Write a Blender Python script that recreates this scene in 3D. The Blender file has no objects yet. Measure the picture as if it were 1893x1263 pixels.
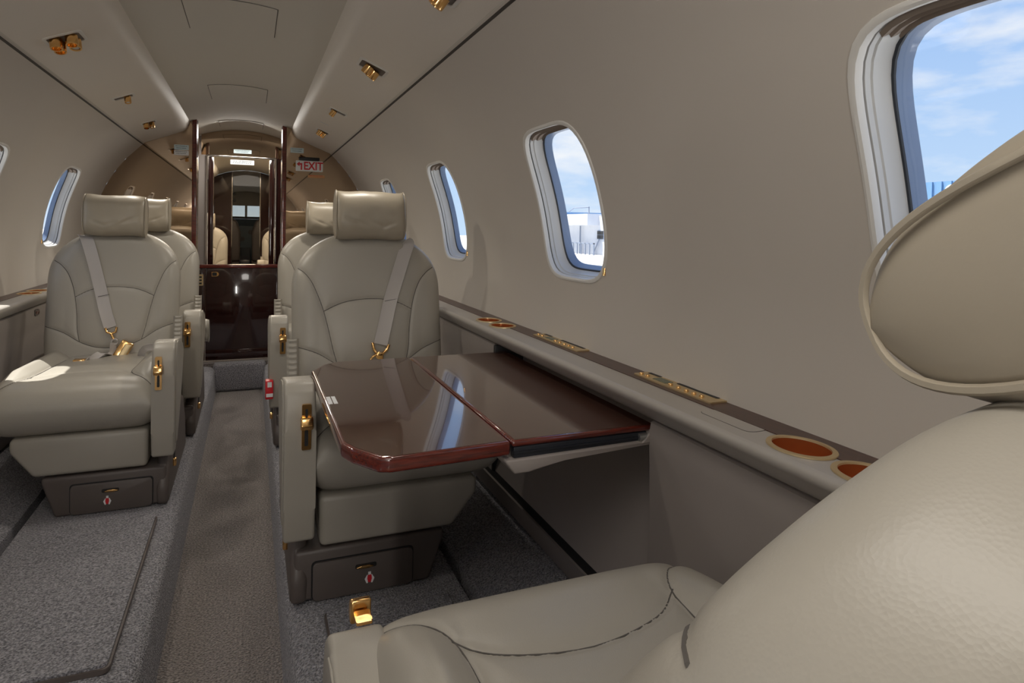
import bpy, bmesh, math, random
import numpy as np
from mathutils import Vector, Matrix
random.seed(4)
C = bpy.context.scene.collection
S = bpy.context.scene
PI = math.pi
def rad(a): return a*PI/180

# ---------------------------------------------------------------- camera
YAW, PIT, ROL = 0.38895, 0.02021, 0.01890
cy_, sy_, cp_, sp_ = math.cos(YAW), math.sin(YAW), math.cos(PIT), math.sin(PIT)
F = Vector((sy_*cp_, cy_*cp_, -sp_)); R0 = Vector((cy_, -sy_, 0)); U0 = R0.cross(F)
R = math.cos(ROL)*R0+math.sin(ROL)*U0; U = -math.sin(ROL)*R0+math.cos(ROL)*U0
cam = bpy.data.objects.new('camera', bpy.data.cameras.new('camera')); C.objects.link(cam)
cam.matrix_world = Matrix(((R.x, U.x, -F.x, 0), (R.y, U.y, -F.y, 0), (R.z, U.z, -F.z, 0), (0, 0, 0, 1)))
cam.data.sensor_fit = 'HORIZONTAL'; cam.data.sensor_width = 36
cam.data.lens = 36*1180/1893
cam.data.shift_y = -(631.5-448.4)/1893
cam.data.clip_start = 0.01; cam.data.clip_end = 500
S.camera = cam
S.view_settings.view_transform = 'Standard'; S.view_settings.look = 'None'
S.view_settings.gamma = 1; S.view_settings.use_curve_mapping = False
S.view_settings.exposure = 0.34

# ---------------------------------------------------------------- world
w = bpy.data.worlds.new('sky'); S.world = w; w.use_nodes = True
nt = w.node_tree; N = nt.nodes; L = nt.links; N.clear()
tc = N.new('ShaderNodeTexCoord'); mp = N.new('ShaderNodeMapping'); mp.inputs['Scale'].default_value = (1, 1, 3.2)
mp.inputs['Location'].default_value = (3.1, 1.7, 0.4)
no = N.new('ShaderNodeTexNoise'); no.inputs['Scale'].default_value = 3.0; no.inputs['Detail'].default_value = 7; no.inputs['Roughness'].default_value = .55
rp = N.new('ShaderNodeValToRGB'); rp.color_ramp.elements[0].position = .50; rp.color_ramp.elements[1].position = .66
sep = N.new('ShaderNodeSeparateXYZ'); gr = N.new('ShaderNodeValToRGB')
gr.color_ramp.elements[0].position = 0.0; gr.color_ramp.elements[0].color = (.62, .80, 1, 1)
gr.color_ramp.elements[1].position = .55; gr.color_ramp.elements[1].color = (.20, .42, .88, 1)
mx = N.new('ShaderNodeMixRGB'); mx.inputs[2].default_value = (1, 1, 1, 1)
bg = N.new('ShaderNodeBackground'); bg.inputs['Strength'].default_value = .80
wo = N.new('ShaderNodeOutputWorld')
L.new(tc.outputs['Generated'], mp.inputs[0]); L.new(mp.outputs[0], no.inputs['Vector']); L.new(no.outputs['Fac'], rp.inputs[0])
L.new(tc.outputs['Generated'], sep.inputs[0]); L.new(sep.outputs['Z'], gr.inputs[0]); L.new(gr.outputs[0], mx.inputs[1])
L.new(rp.outputs[0], mx.inputs[0]); L.new(mx.outputs[0], bg.inputs[0]); L.new(bg.outputs[0], wo.inputs[0])

sun = bpy.data.objects.new('sun', bpy.data.lights.new('sun', 'SUN')); C.objects.link(sun)
sun.data.energy = 7.0; sun.data.angle = rad(.6); sun.data.color = (1, .95, .86)
sun.rotation_euler = Vector((.36, -.25, -.86)).to_track_quat('-Z', 'Y').to_euler()

def area(name, loc, d, sx, sy, e, col=(1, .97, .92)):
    l = bpy.data.lights.new(name, 'AREA'); l.shape = 'RECTANGLE'; l.size = sx; l.size_y = sy; l.energy = e; l.color = col
    o = bpy.data.objects.new(name, l); C.objects.link(o); o.location = loc
    z = -Vector(d).normalized(); x = Vector((0, 1, 0)) if abs(z.y) < .9 else Vector((0, 0, 1)); x = (x-z*x.dot(z)).normalized(); y = z.cross(x)   # size runs along the cabin
    o.matrix_world = Matrix(((x.x, y.x, z.x, loc[0]), (x.y, y.y, z.y, loc[1]), (x.z, y.z, z.z, loc[2]), (0, 0, 0, 1))); return o
# unseen fill panels added for brightness: above the camera and aft on its left
area('cabin_fill_light', (-.05, .35, .605), (0, .12, -1), 1.3, .34, 5.5, (1, .95, .88))
area('aft_left_fill_light', (-.642, -1.35, -.02), (.25, 1, .12), .8, .075, 6, (1, .97, .92))  # added fill strip, no open doorway is modelled here
area('entry_fill_light', (-.05, 4.32, .59), (0, -.2, -1), .3, .3, 4.0, (1, .95, .88))  # added fill panel to brighten the space between the bulkheads
area('front_fill_light', (-.05, 6.2, .585), (0, 0, -1), 2.0, .3, 20, (1, .95, .86))  # added fill panel under the forward ceiling, not a fixture

# ---------------------------------------------------------------- materials
def mat(name, col, rough=.5, metal=0, bump=None, coat=0, var=None, spec=.5, trans=0, emit=None, sheen=0):
    m = bpy.data.materials.new(name); m.use_nodes = True; t = m.node_tree; b = t.nodes['Principled BSDF']
    b.inputs['Base Color'].default_value = (*col, 1); b.inputs['Roughness'].default_value = rough
    b.inputs['Metallic'].default_value = metal; b.inputs['Coat Weight'].default_value = coat
    b.inputs['Coat Roughness'].default_value = .03
    b.inputs['Specular IOR Level'].default_value = spec; b.inputs['Transmission Weight'].default_value = trans
    b.inputs['Sheen Weight'].default_value = sheen
    if emit: b.inputs['Emission Color'].default_value = (*emit[0], 1); b.inputs['Emission Strength'].default_value = emit[1]
    tcn = t.nodes.new('ShaderNodeTexCoord')
    if bump:
        kind, sc, st, dist = bump
        n = t.nodes.new('ShaderNodeTexVoronoi' if kind == 'v' else 'ShaderNodeTexNoise'); n.inputs['Scale'].default_value = sc
        if kind == 'n': n.inputs['Detail'].default_value = 3
        bp = t.nodes.new('ShaderNodeBump'); bp.inputs['Strength'].default_value = st; bp.inputs['Distance'].default_value = dist
        t.links.new(tcn.outputs['Object'], n.inputs['Vector']); t.links.new(n.outputs[0], bp.inputs['Height']); t.links.new(bp.outputs[0], b.inputs['Normal'])
    if var:
        sc, c2, lo, hi = var[:4]
        n = t.nodes.new('ShaderNodeTexNoise'); n.inputs['Scale'].default_value = sc; n.inputs['Detail'].default_value = 4
        m2 = t.nodes.new('ShaderNodeMapping'); m2.inputs['Scale'].default_value = var[4] if len(var) > 4 else (1, 1, 1)
        r = t.nodes.new('ShaderNodeValToRGB'); r.color_ramp.elements[0].position = lo; r.color_ramp.elements[1].position = hi
        r.color_ramp.elements[0].color = (*col, 1); r.color_ramp.elements[1].color = (*c2, 1)
        t.links.new(tcn.outputs['Object'], m2.inputs[0]); t.links.new(m2.outputs[0], n.inputs['Vector']); t.links.new(n.outputs['Fac'], r.inputs[0]); t.links.new(r.outputs[0], b.inputs['Base Color'])
    return m
M = {}
M['leather'] = mat('leather', (.375, .345, .292), .38, bump=('v', 620, .12, .0006), var=(3, (.405, .373, .32), .35, .7))
M['pillow'] = mat('pillow_leather', (.37, .32, .245), .38, bump=('n', 300, .10, .0006), var=(5, (.40, .35, .275), .35, .7))
M['seam'] = mat('seam_thread', (.10, .09, .08), .8)
M['plastic'] = mat('taupe_plastic', (.115, .094, .084), .42, bump=('n', 500, .06, .0004))
M['panel'] = mat('side_panel', (.34, .30, .275), .45, bump=('n', 500, .06, .0004), var=(2, (.31, .27, .245), .4, .7))
M['ledge'] = mat('ledge_vinyl', (.44, .405, .365), .38, bump=('n', 500, .06, .0004))
M['wall'] = mat('wall_fabric', (.60, .55, .49), .75, bump=('n', 900, .10, .0004), var=(1.5, (.57, .52, .46), .35, .7))
M['ceil'] = mat('ceiling_fabric', (.62, .58, .51), .75, bump=('n', 900, .08, .0004))
M['psu'] = mat('service_unit', (.76, .70, .62), .55, bump=('n', 900, .06, .0004))
M['carpet'] = mat('carpet', (.075, .072, .084), .95, bump=('v', 290, 1.0, .005), var=(230, (.55, .53, .57), .33, .70), sheen=.3)
M['aisle'] = mat('aisle_carpet', (.10, .082, .075), .95, bump=('v', 230, .9, .005), var=(200, (.40, .345, .315), .36, .68), sheen=.3)
M['black'] = mat('black', (.012, .012, .013), .5)
M['track'] = mat('black_track', (.02, .023, .03), .28, bump=('n', 90, .2, .002))
M['gold'] = mat('gold', (.90, .55, .22), .16, 1, bump=('n', 60, .08, .002))
M['brass'] = mat('brushed_gold', (.72, .56, .32), .38, .8)
M['copper'] = mat('copper_cup', (.55, .17, .05), .22, .6)
M['wood'] = mat('mahogany', (.060, .023, .015), .12, coat=1, var=(18, (.090, .036, .024), .35, .7, (1, 8, 8)))
M['woodedge'] = mat('mahogany_edge', (.16, .022, .012), .18, coat=1, var=(26, (.05, .010, .008), .35, .75, (1, 6, 10)))
M['darkwood'] = mat('dark_mahogany', (.020, .007, .006), .10, coat=1, var=(10, (.035, .010, .008), .4, .7, (8, 8, 1)))
M['veneer'] = mat('ledge_veneer', (.060, .026, .020), .30, var=(30, (.085, .035, .026), .4, .7, (6, 1, 1)))
M['trimwhite'] = mat('window_trim', (.74, .72, .68), .35)
M['inner'] = mat('window_inner', (.60, .60, .59), .35)
M['shade'] = mat('shade_cloth', (.24, .19, .15), .8)
M['gasket'] = mat('gasket', (.03, .035, .045), .5)
M['reveal'] = mat('window_reveal', (.22, .30, .46), .4)
M['belt'] = mat('belt_web', (.50, .465, .44), .7, bump=('n', 700, .4, .0006))
M['chrome'] = mat('chrome', (.75, .72, .68), .12, 1)
M['white'] = mat('white', (.85, .85, .85), .4)
M['label'] = mat('pale_label', (.60, .72, .74), .4)
M['red'] = mat('red', (.65, .02, .03), .4)
M['ink'] = mat('ink', (.06, .10, .12), .5)
M['orange'] = mat('amber_label', (.60, .30, .12), .4)
M['steel'] = mat('grey_buckle', (.5, .5, .48), .3, .8)
M['lcd'] = mat('lcd', (.10, .12, .07), .25)
M['bluevinyl'] = mat('cockpit_blue', (.03, .06, .08), .5)
def mirror(name, col, dif, f):
    m = bpy.data.materials.new(name); m.use_nodes = True; t = m.node_tree; t.nodes.clear()
    g = t.nodes.new('ShaderNodeBsdfGlossy'); g.inputs['Color'].default_value = (*col, 1); g.inputs['Roughness'].default_value = .015
    d = t.nodes.new('ShaderNodeBsdfDiffuse'); d.inputs['Color'].default_value = (*dif, 1)
    x = t.nodes.new('ShaderNodeMixShader'); x.inputs[0].default_value = f; o = t.nodes.new('ShaderNodeOutputMaterial')
    t.links.new(g.outputs[0], x.inputs[1]); t.links.new(d.outputs[0], x.inputs[2]); t.links.new(x.outputs[0], o.inputs[0]); return m
M['mirror'] = mirror('bronze_mirror', (.56, .43, .31), (.12, .085, .05), .10)
def pane(name, tint, refl):
    m = bpy.data.materials.new(name); m.use_nodes = True; t = m.node_tree; t.nodes.clear()
    g = t.nodes.new('ShaderNodeBsdfGlossy'); g.inputs['Roughness'].default_value = .02; g.inputs['Color'].default_value = (1, 1, 1, 1)
    d = t.nodes.new('ShaderNodeBsdfTransparent'); d.inputs['Color'].default_value = (*tint, 1)
    x = t.nodes.new('ShaderNodeMixShader'); x.inputs[0].default_value = refl; o = t.nodes.new('ShaderNodeOutputMaterial')
    t.links.new(d.outputs[0], x.inputs[1]); t.links.new(g.outputs[0], x.inputs[2]); t.links.new(x.outputs[0], o.inputs[0]); return m
M['glass'] = pane('window_glass', (.93, .96, 1), .04)
M['smoke'] = pane('smoked_glass', (.86, .79, .69), .012)

# ---------------------------------------------------------------- helpers
def obj(name, verts, faces, m, parent=None, smooth=True, ang=40):
    me = bpy.data.meshes.new(name); me.from_pydata([tuple(map(float, v)) for v in verts], [], [tuple(f) for f in faces]); me.update()
    if smooth:
        me.shade_smooth()
        try: me.set_sharp_from_angle(angle=rad(ang))
        except Exception: pass
    me.materials.append(M[m] if isinstance(m, str) else m)
    o = bpy.data.objects.new(name, me); C.objects.link(o)
    if parent: o.parent = parent
    return o
def objbm(name, bm, m, parent=None, ang=40, smooth=True):
    bmesh.ops.recalc_face_normals(bm, faces=bm.faces)
    me = bpy.data.meshes.new(name); bm.to_mesh(me); bm.free()
    if smooth:
        me.shade_smooth()
        try: me.set_sharp_from_angle(angle=rad(ang))
        except Exception: pass
    me.materials.append(M[m] if isinstance(m, str) else m)
    o = bpy.data.objects.new(name, me); C.objects.link(o)
    if parent: o.parent = parent
    return o
def tag(o, label=None, cat=None, group=None, kind=None):
    if label: o['label'] = label
    if cat: o['category'] = cat
    if group: o['group'] = group
    if kind: o['kind'] = kind
    return o
def thing(name, label, cat, loc=(0, 0, 0), group=None, rz=0):
    o = bpy.data.objects.new(name, None); C.objects.link(o); o.location = loc; o.rotation_euler = (0, 0, rz); o.empty_display_size = .05
    return tag(o, label, cat, group)
def struct(o): o['kind'] = 'structure'; return o
def prism(poly, d0, d1, axis='y', bev=0, seg=3, bm=None):
    """poly 2D points -> extruded between d0 and d1 along axis"""
    nb = bm is None; bm = bm or bmesh.new()
    def P(p, d):
        if axis == 'y': return (p[0], d, p[1])
        if axis == 'x': return (d, p[0], p[1])
        return (p[0], p[1], d)
    a = [bm.verts.new(P(p, d0)) for p in poly]; b = [bm.verts.new(P(p, d1)) for p in poly]; n = len(poly)
    fs = [bm.faces.new(a), bm.faces.new(b[::-1])]
    for i in range(n): fs.append(bm.faces.new((a[i], b[i], b[(i+1) % n], a[(i+1) % n])))
    if bev:
        es = set(e for f in fs for e in f.edges)
        bmesh.ops.bevel(bm, geom=list(es), offset=bev, segments=seg, profile=.5, affect='EDGES', clamp_overlap=True)
    return bm
def box(x0, x1, y0, y1, z0, z1, bev=0, seg=2, bm=None):
    return prism([(x0, z0), (x1, z0), (x1, z1), (x0, z1)], y0, y1, 'y', bev, seg, bm)
def rrect(x0, x1, z0, z1, r, n=6):
    pts = []
    for cx, cz, a in ((x1-r, z1-r, 0), (x0+r, z1-r, 90), (x0+r, z0+r, 180), (x1-r, z0+r, 270)):
        for i in range(n+1): t = rad(a+90*i/n); pts.append((cx+r*math.cos(t), cz+r*math.sin(t)))
    return pts
def tube(pts, r, m, name, parent=None, n=8, closed=False, ref=(0, 0, 1)):
    pts = [Vector(p) for p in pts]; vs = []; fs = []; K = len(pts)
    for i, p in enumerate(pts):
        a = pts[(i-1) % K] if (closed or i > 0) else p; b = pts[(i+1) % K] if (closed or i < K-1) else p
        t = (b-a).normalized(); s = t.cross(Vector(ref))
        if s.length < .05: s = t.cross(Vector((1, 0, 0)))
        s.normalize(); u = s.cross(t)
        for k in range(n): q = 2*PI*k/n; vs.append(p+r*(math.cos(q)*s+math.sin(q)*u))
    for i in range(K if closed else K-1):
        for k in range(n): j = (i+1) % K; fs.append((i*n+k, i*n+(k+1) % n, j*n+(k+1) % n, j*n+k))
    if not closed: fs += [tuple(range(n))[::-1], tuple((K-1)*n+k for k in range(n))]
    return obj(name, vs, fs, m, parent, ang=60)
def cyl(r, z0, z1, n=32, bm=None, mtx=None, bev=0, r2=None):
    nb = bmesh.new()
    a = [nb.verts.new((r*math.cos(2*PI*i/n), r*math.sin(2*PI*i/n), z0)) for i in range(n)]
    r2 = r if r2 is None else r2
    b = [nb.verts.new((r2*math.cos(2*PI*i/n), r2*math.sin(2*PI*i/n), z1)) for i in range(n)]
    f1 = nb.faces.new(a[::-1]); f2 = nb.faces.new(b)
    for i in range(n): nb.faces.new((a[i], a[(i+1) % n], b[(i+1) % n], b[i]))
    if bev: bmesh.ops.bevel(nb, geom=list(f1.edges)+list(f2.edges), offset=bev, segments=2, affect='EDGES')
    if mtx: nb.transform(mtx)
    if bm is None: return nb
    me = bpy.data.meshes.new('t'); nb.to_mesh(me); nb.free(); bm.from_mesh(me); bpy.data.meshes.remove(me); return bm
def lathe(prof, n=40, mtx=None, cap=False):
    bm = bmesh.new(); rings = [[bm.verts.new((r*math.cos(2*PI*i/n), r*math.sin(2*PI*i/n), z)) for i in range(n)] for r, z in prof]
    for a, b in zip(rings, rings[1:]):
        for i in range(n): bm.faces.new((a[i], a[(i+1) % n], b[(i+1) % n], b[i]))
    if prof[-1][0] < .02 or cap: bm.faces.new(rings[-1])
    if mtx: bm.transform(mtx)
    return bm
def ribbon(pts, wv, wid, th, m, name, parent=None):
    """flat strap along pts; wv: width direction (one or per point)"""
    pts = [Vector(p) for p in pts]; vs = []; fs = []; K = len(pts)
    for i, p in enumerate(pts):
        t = (pts[min(i+1, K-1)]-pts[max(i-1, 0)]).normalized(); wd = Vector(wv[i] if isinstance(wv, list) else wv)
        wd = (wd-t*wd.dot(t)).normalized(); nn = t.cross(wd); ww = wid[i] if isinstance(wid, list) else wid
        for a, b in ((-1, -1), (-.93, -1), (.93, -1), (1, -1), (1, 1), (.93, 1), (-.93, 1), (-1, 1)):
            vs.append(p+wd*a*ww/2+nn*b*th/2*(1 if abs(a) > .95 else .7))
    n = 8
    for i in range(K-1):
        for k in range(n): fs.append((i*n+k, i*n+(k+1) % n, (i+1)*n+(k+1) % n, (i+1)*n+k))
    fs += [tuple(range(n))[::-1], tuple((K-1)*n+k for k in range(n))]
    return obj(name, vs, fs, m, parent, ang=70)
def spline(pts, k=8):
    out = []; P = [Vector(p) for p in pts]; P = [P[0]*2-P[1]]+P+[P[-1]*2-P[-2]]
    for i in range(1, len(P)-2):
        for j in range(k):
            t = j/k; a, b, c, d = P[i-1:i+3]
            out.append(.5*((2*b)+(c-a)*t+(2*a-5*b+4*c-d)*t*t+(3*b-a-3*c+d)*t**3))
    return out+[P[-2]]
def text(body, size, mtx, m, parent, name='lettering', ext=.0004):
    c = bpy.data.curves.new(name, 'FONT'); c.body = body; c.size = size; c.align_x = 'CENTER'; c.align_y = 'CENTER'; c.extrude = ext; c.resolution_u = 3; c.offset = size*.025 if size > .05 else 0
    o = bpy.data.objects.new('t', c); C.objects.link(o)
    dg = bpy.context.evaluated_depsgraph_get(); me = bpy.data.meshes.new_from_object(o.evaluated_get(dg)); bpy.data.objects.remove(o)
    me.transform(mtx); me.materials.clear(); me.materials.append(M[m]); me.name = name
    q = bpy.data.objects.new(name, me); C.objects.link(q); q.parent = parent; return q
# matrix for things facing -Y (towards the camera): text x->X, y->Z
FACE = lambda x, y, z, sx=1, sy=1: Matrix(((sx, 0, 0, x), (0, 0, -1, y), (0, sy, 0, z), (0, 0, 0, 1)))

# ---------------------------------------------------------------- fuselage shell
CX, CZ, CR = -.05, -.12, .742
def onc(th, r=CR): return (CX+r*math.cos(th), CZ+r*math.sin(th))
TH0, TH1 = rad(-12), rad(48.3)
PITCH = .92
YS, YM, YF = -1.6, 4.0, 4.6           # aft end, mirror bulkhead, forward bulkhead
def window_outline(n=72):
    """(dy, theta) loop of the opening, rounded and slightly barrelled"""
    pts = []; hy, z0, z1 = .152, rad(.6), rad(28.3); hc = (z0+z1)/2; ht = (z1-z0)/2
    for i in range(n):
        a = 2*PI*i/n; c, s = math.cos(a), math.sin(a); p = 4.6
        k = (abs(c)**p+abs(s)**p)**(-1/p)
        x, t = k*c, k*s
        x *= 1-.05*max(0, t)**2-.04*max(0, -t)**2
        pts.append((hy*x, hc+ht*t))
    return pts
WO = window_outline()
def side_wall(side, centres, name, y0, y1):
    vs = []; fs = []
    def P(y, th, r=CR):
        x, z = onc(th, r); return ((x if side > 0 else 2*CX-x), y, z)
    edges = [y0]+[(a+b)/2 for a, b in zip(centres, centres[1:])]+[y1]
    n = len(WO); K = 14
    for ci, yc in enumerate(centres):
        ya, yb = edges[ci]-yc, edges[ci+1]-yc
        loops = []
        # outer boundary points by projecting outline directions on the cell rectangle (arc metric)
        hc = (WO[0][1]+0)*0+rad(14.45)
        outer = []
        for dy, th in WO:
            u, v = dy, (th-hc)*CR
            cand = []
            if u > 1e-6: cand.append(yb/u)
            if u < -1e-6: cand.append(ya/u)
            if v > 1e-6: cand.append((TH1-hc)*CR/v)
            if v < -1e-6: cand.append((TH0-hc)*CR/v)
            k = min(cand); outer.append([u*k, hc+v*k/CR])
        for cyy, ct in ((ya, TH0), (ya, TH1), (yb, TH0), (yb, TH1)):
            j = min(range(n), key=lambda q: (outer[q][0]-cyy)**2+((outer[q][1]-ct)*CR)**2); outer[j] = [cyy, ct]
        base = len(vs)
        for k in range(K+1):
            t = (k/K)**1.5
            for i in range(n):
                vs.append(P(yc+WO[i][0]*(1-t)+outer[i][0]*t, WO[i][1]*(1-t)+outer[i][1]*t))
        for k in range(K):
            for i in range(n):
                j = (i+1) % n; q = (base+k*n+i, base+k*n+j, base+(k+1)*n+j, base+(k+1)*n+i); fs.append(q if side < 0 else q[::-1])
    bm = bmesh.new(); B = [bm.verts.new(v) for v in vs]
    for f in fs:
        try: bm.faces.new([B[i] for i in f])
        except ValueError: pass
    bmesh.ops.remove_doubles(bm, verts=bm.verts, dist=.0002)
    return struct(objbm(name, bm, 'wall', ang=60))
def win_ring(side, yc, prof, m, name, parent, cap=False):
    """prof: list of (inset metres, radius)"""
    vs = []; fs = []; n = len(WO); hc = rad(14.45)
    for ins, r in prof:
        r = CR+(r-CR)*(.74 if r > CR+.012 else 1)
        if r < CR+.012 and ins > .007: r = CR+.012
        for dy, th in WO:
            sy = 1-ins/.152; st = 1-ins/.18
            x, z = onc(hc+(th-hc)*st, r); vs.append(((x if side > 0 else 2*CX-x), yc+dy*sy, z))
    for k in range(len(prof)-1):
        for i in range(n):
            j = (i+1) % n; fs.append((k*n+i, k*n+j, (k+1)*n+j, (k+1)*n+i))
    if cap: fs.append(tuple(range((len(prof)-1)*n, len(prof)*n)))
    return obj(name, vs, fs, m, parent, ang=35)
wn = 0
def window(side, yc, latch):
    global wn
    wn += 1
    t = bpy.data.objects.new('window_%d' % wn, None); C.objects.link(t); t['kind'] = 'structure'; t.empty_display_size = .05
    o = lambda *a, **k: win_ring(side, yc, *a, **k)
    o([(-.005, CR+.0005), (-.004, CR-.0024), (.000, CR-.0035), (.004, CR-.002), (.006, CR+.003), (.0065, CR+.0075)], 'trimwhite', 'rim', t)
    o([(.0065, CR+.0075), (.0045, CR+.0080), (.0045, CR+.0135)], 'gasket', 'groove', t)
    o([(.0045, CR+.0135), (.007, CR+.0145), (.0085, CR+.024), (.0105, CR+.026), (.0125, CR+.040), (.018, CR+.052)], 'inner', 'inner_frame', t)
    o([(.018, CR+.052), (.021, CR+.052), (.022, CR+.055)], 'gasket', 'gasket', t)
    o([(.022, CR+.055), (.025, CR+.062), (.0265, CR+.066), (.030, CR+.076)], 'reveal', 'outer_reveal', t)
    o([(.0221, CR+.0555), (.0220, CR+.0565)], 'glass', 'pane', t, cap=True)
    top = [i for i, (dy, th) in enumerate(WO) if th > rad(27.2)]
    hc = rad(14.45); vs = []; fs = []; pf = [(.0062, CR+.012), (.013, CR+.014), (.0135, CR+.030), (.018, CR+.032), (.0185, CR+.049), (.024, CR+.050)]
    for ins, r in pf:
        r = CR+(r-CR)*.74
        for i in top:
            dy, th = WO[i]; x, z = onc(hc+(th-hc)*(1-ins/.18), r); vs.append(((x if side > 0 else 2*CX-x), yc+dy*(1-.012/.152), z))
    n = len(top)
    for k in range(len(pf)-1):
        for i in range(n-1): fs.append((k*n+i, k*n+i+1, (k+1)*n+i+1, (k+1)*n+i))
    obj('shade_roller', vs, fs, 'shade', t, ang=30)
    if latch:
        x, z = onc(rad(3.0), CR-.001); x2, z2 = onc(rad(4.6), CR+.004)
        f = (lambda v: v) if side > 0 else (lambda v: 2*CX-v)
        tube([(f(x), yc-.136, z-.012), (f(x2), yc-.136, z2)], .0042, 'gold', 'latch', t)
        tube([(f(x2), yc-.142, z2), (f(x2+.020), yc-.112, z2+.002)], .0062, 'gold', 'latch', t, n=10)
    return t
RC = [.385+PITCH*k for k in (-2, -1, 0, 1, 2, 3)]
LC = [.52+PITCH*k for k in (-2, -1, 0, 1, 2, 3)]
side_wall(1, RC, 'wall_right', YS, YM); side_wall(-1, LC, 'wall_left', YS, YM)
FC = [5.35, 6.27, 7.19]
side_wall(1, FC, 'wall_front_right', YM, 8.0); side_wall(-1, FC, 'wall_front_left', YM, 8.0)
for y in RC+FC: window(1, y, True)
for y in LC+FC: window(-1, y, True)
def arcsheet(name, a0, a1, y0, y1, m, r=CR, n=40, ny=1, thick=None, parent=None):
    vs = []; fs = []
    for j in range(ny+1):
        for i in range(n+1):
            x, z = onc(a0+(a1-a0)*i/n, r); vs.append((x, y0+(y1-y0)*j/ny, z))
    for j in range(ny):
        for i in range(n): fs.append((j*(n+1)+i, j*(n+1)+i+1, (j+1)*(n+1)+i+1, (j+1)*(n+1)+i))
    if thick:
        b = len(vs); vs += [(CX+(x-CX)*(r-thick)/r, y, CZ+(z-CZ)*(r-thick)/r) for x, y, z in vs]
        fs += [tuple(b+q for q in f[::-1]) for f in fs[:]]
        per = [i for i in range(n+1)]+[(n+1)*k+n for k in range(1, ny+1)]+[ny*(n+1)+i for i in range(n-1, -1, -1)]+[(n+1)*k for k in range(ny-1, 0, -1)]
        for i in range(len(per)): p, q = per[i], per[(i+1) % len(per)]; fs.append((p, q, b+q, b+p))
    return obj(name, vs, fs, m, parent, ang=50)
struct(arcsheet('ceiling', rad(47), rad(133), YS, 8.0, 'ceil', n=60, r=CR+.0005))
# lower hull behind the side panels
hull = [(.675, -.275), (.70, -.33), (.71, -.5), (.665, -.74), (.40, -.93), (.15, -.99), (-.05, -.99)]
hull = hull+[(-.10-x, z) for x, z in hull[-2::-1]]
vs = [(x, y, z) for y in (YS, 8.0) for x, z in hull]; n = len(hull)
struct(obj('wall_lower', vs, [(i, i+1, n+i+1, n+i) for i in range(n-1)], 'black'))
# aft end wall
loop = [onc(2*PI*i/48) for i in range(48)]
struct(objbm('wall_aft', prism([(x, min(z, 9) if z > -.8 else -.99) for x, z in loop], YS-.02, YS), 'wall'))

# ---------------------------------------------------------------- overhead service units
def psu_prof(s):
    p = [(.270, .5735), (.274, .556), (.283, .534), (.292, .522), (.304, .513), (.33, .502), (.40, .473), (.43, .461), (.46, .449), (.497, .4345)]
    return [(CX+s*x, z) for x, z in p]
def psu(s, y0, y1, label):
    p = psu_prof(s); top = [(CX+s*.50, .44), (CX+s*.40, .52), (CX+s*.30, .57)]
    o = objbm('overhead_panel', prism(p+[onc(rad(90)-s*math.asin(.49/CR), CR+.02), onc(rad(90)-s*math.asin(.38/CR), CR+.02), onc(rad(90)-s*math.asin(.28/CR), CR+.02)], y0, y1), 'psu', ang=20)
    tag(o, label, 'overhead panel'); return o
psu(-1, YS+.01, YM-.003, 'long cream overhead service panel along the left side of the ceiling')
psu(1, YS+.01, YM-.003, 'long cream overhead service panel along the right side of the ceiling')
psu(-1, YM+.03, YF-.01, 'short cream overhead panel beyond the left mirror bulkhead')
psu(1, YM+.03, YF-.01, 'short cream overhead panel beyond the right mirror bulkhead')
psu(-1, YF+.03, 7.6, 'cream overhead panel in the forward compartment, left side')
psu(1, YF+.03, 7.6, 'cream overhead panel in the forward compartment, right side')
for s, nm in ((-1, 'trim_1'), (1, 'trim_2')):
    struct(tube([(CX+s*.5005, YS+.01, .4300), (CX+s*.5005, YM-.004, .4300)], .0042, mat('seam_shadow_gap', (.07, .06, .05), .8), nm, n=6))
# ceiling doors (oxygen mask doors)
for i, (y0, y1) in enumerate(((1.95, 2.24), (3.12, 3.46), (4.16, 4.40))):
    t = thing('mask_door', ['cream flush ceiling door nearest the camera, widest in view', 'cream flush ceiling door halfway along the cabin ceiling', 'cream flush ceiling door between the two bulkheads'][i], 'ceiling door')
    a0, a1 = PI/2-math.asin(.115/CR), PI/2+math.asin(.13/CR)
    arcsheet('gap', a0-.0028, a1+.0028, y0-.002, y1+.002, 'seam', r=CR-.0003, n=16, thick=.0004, parent=t)
    arcsheet('door_panel', a0, a1, y0, y1, 'ceil', r=CR-.0005, n=16, thick=.0016, parent=t)

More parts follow.
